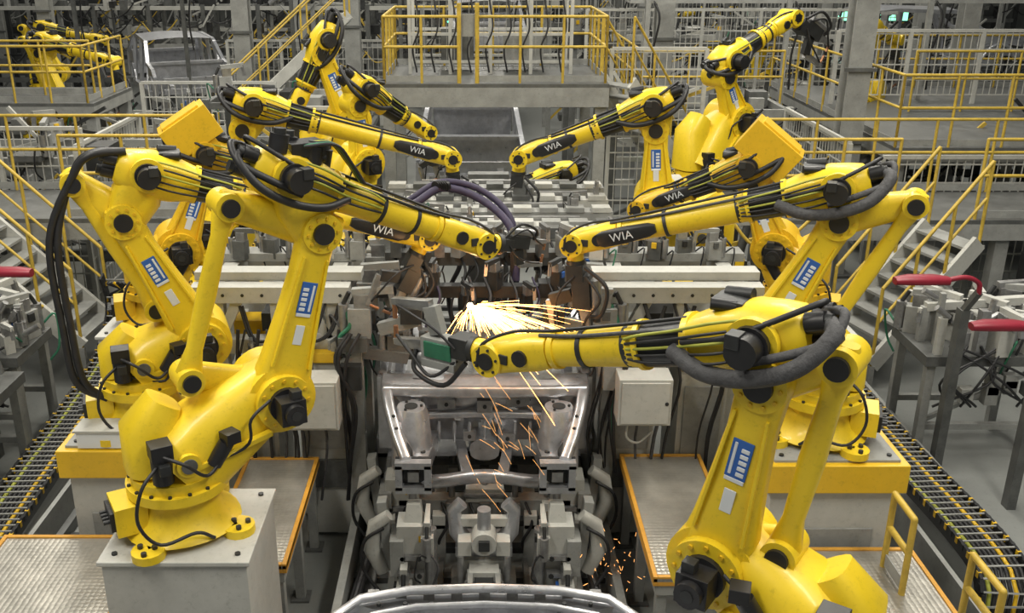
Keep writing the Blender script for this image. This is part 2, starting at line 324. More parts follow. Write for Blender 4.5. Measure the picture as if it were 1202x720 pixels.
robot('welding_robot',(-1.76,5.05,PZ),30,-1,(.62,.72),(.93,1.70),(.78,2.02),(2.05,1.44),link=(.43,1.90),sleeve=False,tool=-12,wia=False,gk=.5,gmat=DGR,topmotor=True)
robot('welding_robot',(-2.4,6.4,PZ),20,-1,(.43,.59),(.01,1.52),(.21,1.80),(2.14,1.17),link=(-.27,1.78),tool=-120,back=True,gmat=DGR,gk=.7)
robot('welding_robot',(-2.9,8.4,PZ),20,-1,(.22,.68),(.48,1.30),(.53,1.5),(1.7,1.15),tool=-80,cw=(.42,1.72,.46,.55),Y=YEL2,label=True,gmat=DGR,gk=.8)
robot('welding_robot',(-2.6,9.6,PZ),10,-1,(.28,.77),(.3,1.54),(.44,1.75),(2.37,1.17),tool=-85,th=1.1,gk=.8,gmat=MGR)
robot('welding_robot',(1.5,3.6,PZ),145,1,(.45,.60),(.31,1.55),(.37,1.71),(1.70,1.30),link=(.03,1.68),tool=-2,hose=GRYH,wia=False,gk=.72,gmat=LGR,green=True)
robot('welding_robot',(2.4,6.2,PZ),160,1,(.45,.64),(.03,1.57),(.08,1.76),(1.80,1.22),link=(-.41,1.70),tool=-95,hose=GRYH,gmat=DGR,gk=.8)
robot('welding_robot',(2.9,8.4,PZ),160,1,(.22,.68),(.47,1.24),(.52,1.39),(1.48,.93),tool=-80,cw=(.36,1.56,.5,.65),Y=YEL2,gmat=DGR,gk=.8)
robot('welding_robot',(2.3,9.6,PZ),170,1,(.49,.80),(.54,1.53),(.59,1.74),(1.89,1.19),tool=-85,th=1.1,gk=.8,gmat=MGR)
robot('welding_robot',(-1.9,12,PZ),20,-1,(.35,1.20),(.03,2.0),(.1,2.15),(-.35,1.3),tool=-90,th=1.15,wia=False,detail=False,gmat=DGR)
robot('welding_robot',(-1.5,11,PZ),30,-1,(.21,.89),(.14,1.55),(.25,1.7),(1.04,1.16),tool=-80,th=1.05,detail=False,wia=False,gk=.6,gmat=DGR)
robot('welding_robot',(3.0,13,PZ),30,-1,(.5,1.0),(.2,1.6),(.3,1.8),(1.4,2.3),tool=-30,th=1.25,detail=False,wia=False,gmat=DGR)
for x,y in((-1.9,12),(-1.5,11),(3.0,13)):
    pedestal(x-.4,x+.4,y-.4,y+.4,PZ)
robot('welding_robot',(1.2,11.1,1.0),200,1,(.2,.5),(.35,1.05),(.3,1.2),(.95,1.05),tool=-80,th=.85,detail=False,wia=False,gk=.5,label=False); pedestal(.85,1.55,10.8,11.45,1.0)
# ------------------------------------------------------------ platforms
def platform(x0,x1,y0,y1,z,name='work_platform'):
    b=Bd(name,((x0+x1)/2,(y0+y1)/2,0))
    b.mm(x0,x1,y0,y1,z-.03,z,CHK)
    for (a0,a1,c0,c1) in((x0,x0+.03,y0,y1),(x1-.03,x1,y0,y1),(x0+.03,x1-.03,y0,y0+.03),(x0+.03,x1-.03,y1-.03,y1)):
        b.mm(a0,a1,c0,c1,z-.06,z+.012,ORG)
    b.mm(x0+.02,x1-.02,y0+.01,y0+.05,z-.14,z-.05,LGR); b.mm(x0+.02,x0+.06,y0+.05,y1,z-.14,z-.05,LGR); b.mm(x1-.06,x1-.02,y0+.05,y1,z-.14,z-.05,LGR)
    for x in(x0+.07,x1-.07):
        for y in(y0+.07,(y0+y1)/2,y1-.07):
            b.mm(x-.035,x+.035,y-.035,y+.035,0,z-.05,LGR); b.mm(x-.07,x+.07,y-.07,y+.07,0,.02,MGR)
    for y in(y0+.07,y1-.07): b.bar((x0+.07,y,.3),(x1-.07,y,.3),.04,.04,LGR)
    b.done(bevel=.003)
platform(1.15,1.8,5.36,7.0,.8); platform(2.05,2.97,3.4,5.7,.8); platform(-3.3,-2.25,3.2,5.85,.8); platform(-1.85,-1.27,5.5,6.95,.8)
# ------------------------------------------------------------ cars
def car_front(b,x,y,z):
    def dash(u,v):
        X=(u-.5)*1.44; Zz=z-.58+v*.6; d=.05*math.cos(X*4)*(v)+.015*math.sin(X*26)*math.exp(-((v-.5)/.25)**2)
        d+=.03*(1 if (abs(X)<.5 and .62<v<.8) else 0)+.22*(1-v)**2*(1 if abs(X)<.62 else .3)*(-.6)
        return (x+X,y-d,Zz)
    b.grid(dash,60,24,STL,skip=lambda u,v:((u-.35)**2+((v-.45)*.45)**2<.0009) or ((u-.66)**2+((v-.55)*.45)**2<.0006) or ((u-.5)**2+((v-.3)*.45)**2<.0012))
    for i in range(-4,5):
        b.loft([(V((x+i*.12,y-.075,z-.48)),.012,.01),(V((x+i*.12,y-.09,z-.35)),.018,.016),(V((x+i*.12,y-.09,z-.3)),.012,.01)],(1,0,0),STL,8,3)
    for dx,dz,w_,h_ in((-.3,-.14,.14,.08),(.26,-.12,.18,.07),(0,-.16,.12,.1),(-.12,-.42,.1,.08),(.18,-.44,.12,.07)):
        b.box((x+dx,y-.09,z+dz),(w_,.05,h_),STD); b.cyl((x+dx,y-.125,z+dz),(x+dx,y-.11,z+dz),.016,DGR,n=8)
    b.grid(lambda u,v:(x+(u-.5)*1.6,y-.1-.08*math.cos((u-.5)*2.6)+v*.28,z+.0+.05*math.sin(v*math.pi)+.02*math.cos((u-.5)*3)),40,10,STL,
        skip=lambda u,v:.3<v<.6 and (.15<u<.3 or .7<u<.85))
    b.loft([(V((x+(t-.5)*1.56,y-.12-.08*math.cos((t-.5)*2.6),z-.01+.02*math.cos((t-.5)*3))),.03,.045) for t in [i/16 for i in range(17)]],(0,0,1),STL,12,4)
    b.loft([(V((x+(t-.5)*1.3,y-.07,z-.27+.03*math.cos((t-.5)*3))),.035,.03) for t in [i/12 for i in range(13)]],(0,0,1),STL,12,4)
    for i in range(9): b.box((x-.56+.14*i,y-.15,z-.02),(.045,.02,.03),DGR)
    b.loft([(V((x+(t-.5)*.9,y-.42-.05*math.cos((t-.5)*5),z-.62+.05*math.cos((t-.5)*6))),.04,.05) for t in [i/10 for i in range(11)]],(0,0,1),STL,12,4)
    b.bar((x-.14,y-.4,z-.6),(x-.2,y+.1,z-.6),.08,.06,STL); b.bar((x+.14,y-.4,z-.6),(x+.2,y+.1,z-.6),.08,.06,STL)
    b.loft([(V((x,y-.1,z-.55)),.10,.12),(V((x,y+.2,z-.52)),.12,.14),(V((x,y+.6,z-.58)),.12,.14)],(1,0,0),STL,14,2.6)
    for s in(-1,1):
        X=lambda v:x+s*v
        b.bar((X(.43),y,z-.5),(X(.5),y-.75,z-.40),.12,.15,STL)
        for q in range(4): b.cyl((X(.445+.012*q),y-.2-.14*q,z-.40+.02*q),(X(.445+.012*q),y-.2-.14*q,z-.385+.02*q),.022,DGR,n=10)
        for dx,dz,wx,wz in((0,.1,.26,.05),(0,-.1,.26,.05),(-.105,0,.05,.2),(.105,0,.05,.2)):
            b.box((X(.52)+dx,y-.80,z-.38+dz),(wx,.07,wz),STL)
        b.box((X(.52),y-.75,z-.38),(.26,.02,.26),DGR)
        b.box((X(.52),y-.79,z-.38),(.08,.05,.08),STD)
        b.loft([(V((X(.78),y+.1,z-.02)),.045,.05),(V((X(.76),y-.15,z-.02)),.045,.05),(V((X(.71),y-.4,z-.08)),.04,.05),(V((X(.64),y-.62,z-.18)),.04,.045),(V((X(.57),y-.78,z-.27)),.04,.04)],(0,0,1),STL,12,4)
        for q in range(5): b.cyl((X(.77-.03*q),y-.05-.14*q,z+.025-.03*q),(X(.77-.03*q),y-.05-.14*q,z+.035-.03*q),.014,DGR,n=8)
        b.loft([(V((X(.56),y-.33,z-.52)),.2,.16),(V((X(.56),y-.33,z-.3)),.17,.15),(V((X(.56),y-.31,z-.12)),.13,.13),(V((X(.56),y-.31,z-.06)),.105,.105)],(1,0,0),STL,24,2.5)
        b.cyl((X(.56),y-.31,z-.065),(X(.56),y-.31,z-.052),.05,DGR,n=20)
        for q in range(3): b.cyl((X(.56)+.078*math.cos(q*2.1),y-.31+.078*math.sin(q*2.1),z-.065),(X(.56)+.078*math.cos(q*2.1),y-.31+.078*math.sin(q*2.1),z-.045),.011,DGR,n=8)
        b.bar((X(.56),y-.3,z-.1),(X(.5),y,z-.05),.06,.05,STL)
        b.grid(lambda u,v:(X(.48+.26*v-(u*.14*v)),y-u*.76,z-.42+v*.34-u*u*.16*v+.008*math.sin(u*24)),24,8,STL,skip=lambda u,v:(u-.78)**2+((v-.5)*.5)**2<.01)
        b.bar((X(.8),y+.1,z-.6),(X(.8),y+.12,z+.02),.1,.16,STL); b.bar((X(.8),y+.12,z),(X(.72),y+.55,z+.4),.06,.09,STL)
        b.bar((X(.82),y+.1,z-.62),(X(.82),y+2.9,z-.62),.12,.14,STL)
        b.bar((X(.8),y+1.5,z-.6),(X(.68),y+1.45,z+.45),.08,.16,STL)
    b.grid(lambda u,v:(x+(u-.5)*1.56,y+v*2.9,z-.66+(.12*math.exp(-((u-.5)/.08)**2))+.01*math.sin(v*40)),30,40,STL)
b=Bd('car_body_front_end',(.06,7.0,.8)); car_front(b,.06,7.0,1.45); b.done()
def rear_end():
    b=Bd('car_body_rear_end',(.05,4.0,.8)); x=.04
    pts=[(-1.0,3.5,1.18),(-.97,3.8,1.24),(-.9,4.05,1.31),(-.8,4.24,1.37),(-.66,4.34,1.415),(-.4,4.385,1.435),(0,4.4,1.44),(.4,4.385,1.435),(.66,4.34,1.415),(.8,4.24,1.37),(.9,4.05,1.31),(.97,3.8,1.24),(1.0,3.5,1.18)]
    b.loft([(V((x+p[0],p[1],p[2])),.026,.018) for p in pts],(0,0,1),STL,12,4)
    b.loft([(V((x+p[0]*.9,p[1]-.1,p[2]-.03)),.016,.016) for p in pts],(0,0,1),STL,12,4)
    b.loft([(V((x+p[0]*1.03,p[1]+.05,p[2]-.09)),.03,.03) for p in pts],(0,0,1),STL,12,4)
    # stamped inner panel with openings
    b.grid(lambda u,v:(x+(u-.5)*1.44*(1-.08*v),4.24-v*.75-.3*abs(u-.5)**2,1.37-.1*v+.012*math.sin(v*14)*math.cos((u-.5)*9)-.03*(1 if .42<u<.58 else 0)),60,24,STL,
        skip=lambda u,v:(.12<v<.4 and (.08<u<.24 or .27<u<.4 or .6<u<.73 or .76<u<.92)) or (.5<v<.85 and (.14<u<.42 or .58<u<.86)) or ((u-.5)**2+((v-.3)*.5)**2<.0016))
    b.bar((x-.6,4.05,1.40),(x-.15,4.1,1.41),.05,.03,STL); b.bar((x+.15,4.1,1.41),(x+.6,4.05,1.40),.05,.03,STL)
    for i in range(-4,5): b.cyl((x+i*.14,4.3,1.40),(x+i*.14,4.3,1.42),.012,DGR,n=8); b.box((x+i*.15,4.42,1.38),(.06,.03,.05),STD)
    for s in(-1,1):
        b.grid(lambda u,v:(x+s*(.95+.05*math.sin(v*3)),3.5-u*1.6,1.18-v*.45+.12*math.sin(u*3.1)*(1-v)),16,8,STL)
        b.loft([(V((x+s*.97,3.55-1.6*t,1.18+.1*math.sin(t*3))),.05,.05) for t in[0,.25,.5,.75,1]],(0,0,1),STL,12,4)
        b.bar((x+s*.55,4.2,1.12),(x+s*.55,2.0,1.0),.1,.12,STL)
        b.box((x+s*.78,4.02,1.34),(.12,.14,.05),STD); b.cyl((x+s*.78,4.0,1.36),(x+s*.78,4.0,1.39),.03,DGR,n=12)
    b.grid(lambda u,v:(x+(u-.5)*1.7,4.2-v*2.2,.95+.03*math.sin(u*30)*math.sin(v*9)),30,20,STL)
    b.grid(lambda u,v:(x+(u-.5)*1.5,4.34+.02*math.sin(u*40),1.0+v*.36),30,4,STL)
    b.done()
rear_end()
def car_shell(x,y,z,rz=0,name='car_body_shell'):
    b=Bd(name,(x,y,z)); Rm=Matrix.Rotation(rz,3,'Z')
    T=lambda p:V((x,y,z))+Rm@V(p)
    def gr(fn,nu,nv,skip=None): b.grid(lambda u,v:T(fn(u,v)),nu,nv,STL,skip=skip)
    side=[(-2.1,.35),(-2.1,.75),(-1.9,.9),(-1.1,.98),(-.5,1.42),(.9,1.46),(1.6,1.38),(2.1,.98),(2.15,.4)]
    for s in(-1,1):
        yy=lambda h:s*(.88-.2*max(0,h-.9))
        for i in range(len(side)-1):
            p,q=side[i],side[i+1]; b.bar(T((yy(p[1]),p[0],p[1])),T((yy(q[1]),q[0],q[1])),.08,.08,STL)
        for yb,yt in((-1.05,-.55),(.2,.2),(1.25,1.25)):
            b.bar(T((s*.88,yb,.3)),T((yy(1.42),yt,1.42 if yb!=-1.05 else 1.38)),.07,.12,STL)
        b.bar(T((s*.88,-1.3,.3)),T((s*.88,1.4,.3)),.1,.14,STL)
        def arch(c):
            pts=[T((s*.88,c+.37*math.cos(t),.35+.37*math.sin(t))) for t in[i*math.pi/10 for i in range(11)]]
            b.tube(pts,.04,STL,sub=1)
        arch(-1.5);arch(1.5)
        gr(lambda u,v:(s*(.88-.01*v),-2.1+u*1.0,.72+v*.25*(.5+.5*u)),8,3); gr(lambda u,v:(s*.88,1.3+u*.8,.75+v*.3),6,3)
        b.bar(T((s*.5,-1.1,.5)),T((s*.5,-2.05,.5)),.1,.14,STL)
    gr(lambda u,v:((u-.5)*1.5,-.5+v*2.0,1.44+.05*math.cos((u-.5)*3)+.02*math.sin(v*3)),10,10)
    gr(lambda u,v:((u-.5)*1.7,-1.15,.35+v*.62),8,4); gr(lambda u,v:((u-.5)*1.7,-1.1+v*3.2,.28),8,8)
    b.bar(T((-.85,-1.15,.98)),T((.85,-1.15,.98)),.2,.06,STL); b.bar(T((-.7,-2.1,.7)),T((.7,-2.1,.7)),.08,.1,STL); b.bar(T((-.7,-2.1,.45)),T((.7,-2.1,.45)),.08,.12,STL)
    b.bar(T((-.85,2.1,.98)),T((.85,2.1,.98)),.2,.06,STL); gr(lambda u,v:((u-.5)*1.6,2.12,.4+v*.55),6,4)
    for sx in(-.6,.6):
        for sy in(-1.2,1.3): b.bar(T((sx,sy,.25)),T((sx,sy,-z)),.1,.1,MGR)
    return b.done()
car_shell(-.1,18.2,.5)
car_shell(.3,27,1.75); car_shell(-7.3,24.5,1.05,.45); car_shell(10.5,24,1.75,math.pi/2)
# ------------------------------------------------------------ fixtures
def clamp(b,p,az,k=1.0,m=LGR):
    p=V(p); d=V((math.cos(az),math.sin(az),0)); n=V((-d.y,d.x,0)); Z=V((0,0,1))
    q=lambda r,s,z:p+(d*r+n*s+Z*z)*k
    b.box(q(0,0,.1),(.14*k,.1*k,.2*k),m,rz=az); b.box(q(.02,0,.24),(.1*k,.07*k,.1*k),STD,rz=az)
    b.cyl(q(-.1,0,.02),q(-.1,0,.22),.035*k,STD,n=10); b.cyl(q(-.1,0,.22),q(-.06,0,.3),.015*k,DGR,n=8)
    b.bar(q(-.04,0,.3),q(.22,0,.32),.05*k,.05*k,m,w1=.035*k); b.bar(q(.2,0,.32),q(.22,0,.2),.035*k,.035*k,STD)
    b.box(q(.0,.06,.16),(.05*k,.02*k,.06*k),rnd.choice([BLK,BLU,YEL2,DGR,DGR,MGR]),rz=az)
    b.tube([q(-.12,0,.05),q(-.2,.06,.12),q(-.16,.1,-.1),q(-.1,.06,-.2)],.009*k,rnd.choice([RUB,RUB,RUB,GRN,GRYH]),n=5,sub=4)
def side_frame(s,name='positioning_frame'):
    b=Bd(name,(s*1.55,7.5,0)); X=lambda v:s*v
    for x in(1.12,2.02):
        for y in(7.15,8.05): b.mm(X(x-.055),X(x+.055),y-.055,y+.055,0,2.08,WHT)
    for y in(7.13,8.05):
        b.bar((X(.98),y,2.15),(X(2.2),y,2.15),.14,.13,WHT); b.bar((X(1.0),y,1.72),(X(2.15),y,1.72),.12,.12,WHT)
        b.bar((X(1.15),y,1.75),(X(1.32),y,2.1),.07,.08,WHT); b.bar((X(2.02),y,1.75),(X(1.85),y,2.1),.07,.08,WHT); b.bar((X(1.57),y,1.75),(X(1.57),y,2.1),.06,.09,WHT)
        for i in range(8): b.cyl((X(1.05+.15*i),y-.075,2.15),(X(1.05+.15*i),y-.06,2.15),.014,DGR,n=6)
    for x in(1.12,2.02): b.bar((X(x),7.15,2.15),(X(x),8.05,2.15),.12,.12,WHT); b.bar((X(x),7.15,.9),(X(x),8.05,.9),.08,.08,WHT); b.bar((X(x),7.15,1.0),(X(x),8.05,1.7),.06,.06,WHT)
    b.mm(X(1.0),X(1.42),7.03,7.5,0.05,1.5,WHT); b.mm(X(.95),X(1.5),7.0,7.6,1.5,1.62,WHT)
    b.mm(X(1.6),X(1.98),7.03,7.6,.05,1.5,WHT); b.mm(X(1.64),X(1.94),7.01,7.03,.5,1.4,LGR)
    b.mm(X(1.05),X(1.38),7.0,7.03,.5,.75,MGR); b.mm(X(1.05),X(1.38),7.015,7.03,.85,1.4,LGR)
    b.mm(X(1.1),X(1.75),6.98,7.12,1.62,1.7,YEL2); b.mm(X(1.3),X(1.7),7.2,7.5,1.8,1.95,DGR); b.mm(X(1.5),X(1.95),7.3,7.5,1.62,1.85,YEL2)
    b.bar((X(.9),7.3,2.25),(X(2.2),7.3,2.25),.16,.07,WHT); b.bar((X(1.0),7.8,2.25),(X(2.2),7.8,2.25),.2,.07,LGR)
    for i in range(5): clamp(b,(X(.98+.24*i),7.7+.05*(i%2),2.24),(0 if s<0 else math.pi)+rnd.uniform(-.4,.4),.8,rnd.choice([LGR,MGR,WHT]))
    for i in range(4): clamp(b,(X(1.1+.22*i),7.05,1.64),-math.pi/2+rnd.uniform(-.4,.4),.55,rnd.choice([LGR,MGR,STD]))
    for i in range(11):
        x=rnd.uniform(.95,1.9); dx=rnd.uniform(-.1,.1); b.tube([(X(x),6.98,1.9),(X(x+.03+dx),6.92,1.5),(X(x-.05+dx),6.93,1.0),(X(x),6.97,.4)],rnd.uniform(.008,.016),rnd.choice([RUB,RUB,RUB,GRYH]),n=5,sub=4)
    for i in range(6):
        x=rnd.uniform(1.0,1.6); b.tube([(X(x),7.1,2.1),(X(x+.1),7.0,1.85),(X(x+.3),7.02,1.8),(X(x+.4),7.1,2.05)],.012,RUB,n=5,sub=5)
    b.done(bevel=.004)
side_frame(-1); side_frame(1)
b=Bd('electrical_cabinet',(1.25,6.7,1.5)); b.mm(1.06,1.46,6.62,6.85,1.26,1.64,WHT); b.mm(1.08,1.44,6.605,6.62,1.28,1.62,WHT); b.cyl((1.42,6.6,1.45),(1.42,6.62,1.45),.015,DGR,n=8); b.mm(1.2,1.32,6.85,7.05,1.35,1.5,MGR)
b.tube([(1.15,6.7,1.26),(1.15,6.7,1.12),(1.25,6.75,1.05),(1.35,6.75,1.15)],.01,WHT); b.done(bevel=.005)
b=Bd('electrical_cabinet',(-1.3,6.7,1.5)); b.mm(-1.5,-1.05,6.66,6.9,1.2,1.6,WHT); b.mm(-1.48,-1.07,6.645,6.66,1.22,1.58,WHT); b.mm(-1.15,-1.05,6.9,7.03,1.3,1.4,MGR); b.done(bevel=.005)
b=Bd('document_box',(-2.45,6.2,PZ)); b.mm(-2.75,-2.3,5.98,6.16,1.42,1.54,LBW); b.mm(-2.77,-2.28,5.97,6.17,1.54,1.555,WHT); b.done()
def tower(x,y,s):
    b=Bd('fixture_tower',(x,y,0))
    b.mm(x-.2,x+.2,y-.15,y+.25,0,.12,LGR); b.mm(x-.14,x+.14,y-.1,y+.15,.12,.5,WHT)
    b.box((x,y-.06,.62),(.2,.2,.26),WHT); b.box((x+s*.1,y-.08,.5),(.1,.24,.3),LGR); b.cyl((x-s*.14,y-.1,.2),(x-s*.14,y-.1,.7),.045,STD)
    b.bar((x-s*.02,y-.05,.7),(x-s*.02,y+.0,.86),.14,.14,WHT,w1=.1); b.bar((x+s*.16,y,.3),(x+s*.22,y+.05,.85),.07,.12,LGR)
    for dz in(.2,.35,.5): b.box((x,y-.16,dz),(.18,.06,.04),STD); b.cyl((x-.06,y-.2,dz),(x-.06,y-.15,dz),.02,DGR,n=8); b.cyl((x+.06,y-.2,dz),(x+.06,y-.15,dz),.02,DGR,n=8)
    b.loft([(V((x+s*.22,y-.05,.3)),.05,.05),(V((x+s*.3,y-.05,.5)),.06,.06),(V((x+s*.27,y-.05,.7)),.05,.05),(V((x+s*.16,y-.05,.78)),.04,.04)],(0,1,0),WHT,12,3)
    clamp(b,(x-s*.12,y-.14,.5),math.pi/2,.9,WHT); clamp(b,(x+s*.05,y-.22,.1),math.pi*.5,1.1,WHT)
    b.tube([(x+s*.2,y-.1,.7),(x+s*.34,y-.12,.6),(x+s*.36,y-.1,.35),(x+s*.2,y-.15,.12)],.014,RUB); b.tube([(x-s*.1,y-.2,.6),(x-s*.2,y-.24,.45),(x-s*.1,y-.2,.15)],.01,GRYH)
    b.done(bevel=.004)
tower(-.48,6.2,-1); tower(.60,6.2,1); tower(-.62,6.85,-1); tower(.74,6.85,1)
b=Bd('underbody_support_frame',(.06,7.2,0))
for y in(6.75,7.3,8.0):
    b.bar((-.62,y,.5),(.74,y,.5),.12,.14,LGR)
    for x in(-.45,-.2,.06,.3,.55): b.box((x,y-.08,.52),(.08,.06,.1),rnd.choice([WHT,STD,MGR])); b.cyl((x,y,.55),(x,y,.74),.025,STD,n=10)
for x in(-.3,.42): b.bar((x,6.6,.42),(x,8.4,.42),.1,.12,WHT); b.mm(x-.05,x+.05,6.6,6.7,0,.4,LGR); b.mm(x-.05,x+.05,8.3,8.4,0,.4,LGR)
for i in range(6): b.tube([(-.5+.22*i,6.7,.55),(-.45+.22*i,6.6,.42),(-.52+.22*i,6.6,.25),(-.5+.22*i,6.7,.08)],.013,RUB)
b.box((.06,6.72,.62),(.3,.1,.12),WHT); b.cyl((-.1,6.7,.62),(.22,6.7,.62),.04,STD); b.done(bevel=.004)
b=Bd('lifting_shuttle',(.05,6.3,0))
b.mm(-.2,.3,5.95,6.5,.0,.1,LGR); b.mm(-.1,.2,6.1,6.5,.1,.42,WHT); b.box((.05,6.05,.3),(.22,.14,.2),WHT); b.mm(-.16,.26,6.15,6.4,.42,.5,STL)
for s in(-1,1):
    b.loft([(V((.05+s*.12,6.2,.5)),.06,.06),(V((.05+s*.2,6.2,.62)),.06,.06),(V((.05+s*.22,6.22,.78)),.05,.05),(V((.05+s*.16,6.22,.84)),.05,.04)],(0,1,0),STL,12,3)
    b.mm(.05+s*.16-.02,.05+s*.16+.02,5.6,6.5,.1,.14,DGR); b.cyl((.05+s*.17,6.05,.1),(.05+s*.17,6.05,.5),.025,STD)
    b.box((.05+s*.14,6.1,.56),(.1,.12,.12),WHT); clamp(b,(.05+s*.1,6.0,.1),-math.pi/2,.9,LGR)
b.cyl((.05,6.1,.5),(.05,6.1,.86),.05,STL); b.cyl((.05,6.0,.62),(.05,6.3,.62),.09,WHT,n=18); b.box((.05,5.99,.62),(.08,.03,.08),DGR); b.bar((-.12,6.2,.7),(.22,6.2,.7),.06,.07,WHT)
b.mm(-.02,.12,5.9,6.0,.1,.36,DGR); b.mm(-.3,-.26,5.3,6.55,0,.14,MGR); b.mm(.36,.4,5.3,6.55,0,.14,MGR)
b.done(bevel=.004)
b=Bd('conveyor_bed',(0,7,0))
b.mm(-1.02,-.96,3.0,12.5,0,.3,LGR); b.mm(1.0,1.06,3.0,12.5,0,.3,LGR)
for i in range(24): b.mm(-.96,1.0,3.2+i*.4,3.28+i*.4,.0,.05,DGR if i%2 else MGR)
b.mm(-.85,-.78,3,12.5,.05,.12,STD); b.mm(.86,.93,3,12.5,.05,.12,STD)
for s in(-1,1):
    for i in range(3): b.tube([(s*(.9-.02*i),5.0,.16),(s*(.92-.03*i),5.8,.2+.02*i),(s*(.88-.02*i),6.6,.16),(s*.9,7.2,.2)],.016,[RUB,GRYH,RUB][i])
b.done()
b=Bd('clamp_fixture',(0,7.2,1.6))
for s,x0 in((-1,-.02),(1,.1)):
    for y in(7.0,7.6,8.3):
        X=x0+s*.93; b.mm(X-.06,X+.06,y-.06,y+.06,0.3,1.75,LGR); b.box((X,y,1.8),(.22,.2,.12),MGR)
        clamp(b,(X-s*.05,y,1.84),0 if s<0 else math.pi,1.2); clamp(b,(X-s*.3,y+.1,1.62),(0 if s<0 else math.pi)+.4,1.0,MGR)
        b.bar((X,y,1.72),(X-s*.4,y+.1,1.62),.09,.09,MGR); b.box((X+s*.02,y-.12,1.55),(.16,.08,.2),rnd.choice([DGR,LGR]))
        b.bar((X-s*.2,y,1.9),(X-s*.5,y-.05,2.0),.07,.1,LGR); b.box((X-s*.45,y-.05,2.04),(.16,.14,.12),DGR)
        for i in range(4):
            dx=rnd.uniform(-.06,.06); b.tube([(X+dx,y-.1,1.9),(X+s*.1+dx,y-.18,1.7),(X+s*.02-dx,y-.15,1.3),(X+s*.08,y-.1,.7)],rnd.uniform(.009,.016),rnd.choice([RUB,RUB,GRN]))
b.bar((-.85,7.55,2.02),(.95,7.55,2.02),.1,.1,DGR); b.bar((-.8,8.2,2.1),(.9,8.2,2.1),.14,.12,MGR); b.bar((-.7,7.2,1.62),(.8,7.2,1.62),.1,.09,DGR)
for i in range(9): clamp(b,(-.7+.18*i,8.1,2.14),-math.pi/2+rnd.uniform(-.5,.5),.9,rnd.choice([LGR,MGR,STD]))
for i in range(6): clamp(b,(-.6+.25*i,7.5,2.05 if i%2 else 1.85),-math.pi/2+rnd.uniform(-.7,.7),.8,rnd.choice([DGR,MGR,DGR]))
for i in range(7): b.box((-.6+.2*i,7.22,1.72),(.12,.12,.1+.06*(i%3)),rnd.choice([DGR,MGR,BLK])); clamp(b,(-.55+.2*i,7.15,1.66),-math.pi/2+rnd.uniform(-.6,.6),.6,rnd.choice([DGR,MGR,STD]))
for i in range(24):
    x=rnd.uniform(-.8,.9); y=rnd.choice([7.5,8.15]); b.tube([(x,y,2.15),(x+.05,y-.12,2.0),(x-.06,y-.2,1.8),(x+rnd.uniform(-.15,.15),y-.25,1.62)],rnd.uniform(.008,.016),rnd.choice([RUB,RUB,RUB,PUR]),n=5)
for s,xx in((-1,-1.02),(1,1.02)):
    b.tube([(xx,7.0,2.1),(xx+.05,6.95,1.95),(xx-.03,6.93,1.85),(xx+.04,6.95,1.7)],.018,GRN)
b.done(bevel=.003)
b=Bd('assembly_jig',(.2,9.6,2.1))
for i,(y,z) in enumerate(((8.8,2.06),(9.1,2.1),(9.5,2.13),(9.9,2.15),(10.3,2.18))):
    b.bar((-.95,y,z),(1.35,y,z),.18,.1,WHT if i%2 else LGR)
    b.bar((-.6,y+.14,z+.06),(1.0,y+.14,z+.06),.05,.05,STD)
    for j in range(9):
        x=-.85+.26*j; b.box((x,y-.03,z+.07),(.18,.14,.05),rnd.choice([WHT,WHT,LGR,MGR])); 
        if rnd.random()<.35: clamp(b,(x,y,z+.06),rnd.choice([-1.57,0,3.14]),.55,rnd.choice([LGR,STD]))
for x in(-.9,-.3,.2,.7,1.3): b.bar((x,8.7,2.04),(x,10.4,2.12),.09,.08,WHT)
for x in(-.9,1.3):
    for y in(8.8,10.3): b.mm(x-.06,x+.06,y-.06,y+.06,0,2.05,LGR)
for x,y in((-.75,8.75),(.0,8.75),(.75,8.75)): b.box((x,y,2.17),(.3,.12,.1),MGR)
b.mm(-.1,.35,10.55,10.7,0,2.3,MGR); b.mm(-.05,.3,10.5,10.55,2.0,2.25,LGR)
for i in range(8): x=rnd.uniform(-.8,1.2); b.tube([(x,8.7,2.1),(x+.06,8.62,1.9),(x-.05,8.64,1.6),(x,8.7,1.2)],.013,RUB,n=5)
b.done(bevel=.003)
b=Bd('cable_dress_pack',(0,8,2.6))
b.tube([(-.85,7.9,2.58),(-.55,8.0,2.62),(-.3,8.1,2.74),(0,8.1,2.66),(.25,7.9,2.5),(.32,7.75,2.3),(.32,7.7,2.05)],.034,PUR,n=10)
b.tube([(-.95,8.1,2.42),(-.6,8.1,2.62),(-.3,8.15,2.78),(.05,8.15,2.7),(.3,8.0,2.46),(.3,7.9,2.0)],.028,PUR,n=10)
for i in range(0,5): b.cyl((-.35+.02*i,8.08,2.76),(-.335+.02*i,8.1,2.765),.045,BLK)
b.bar((.3,7.75,1.7),(.32,7.72,2.4),.08,.08,BLK); b.box((.32,7.7,2.42),(.12,.1,.1),BLK)
b.done()
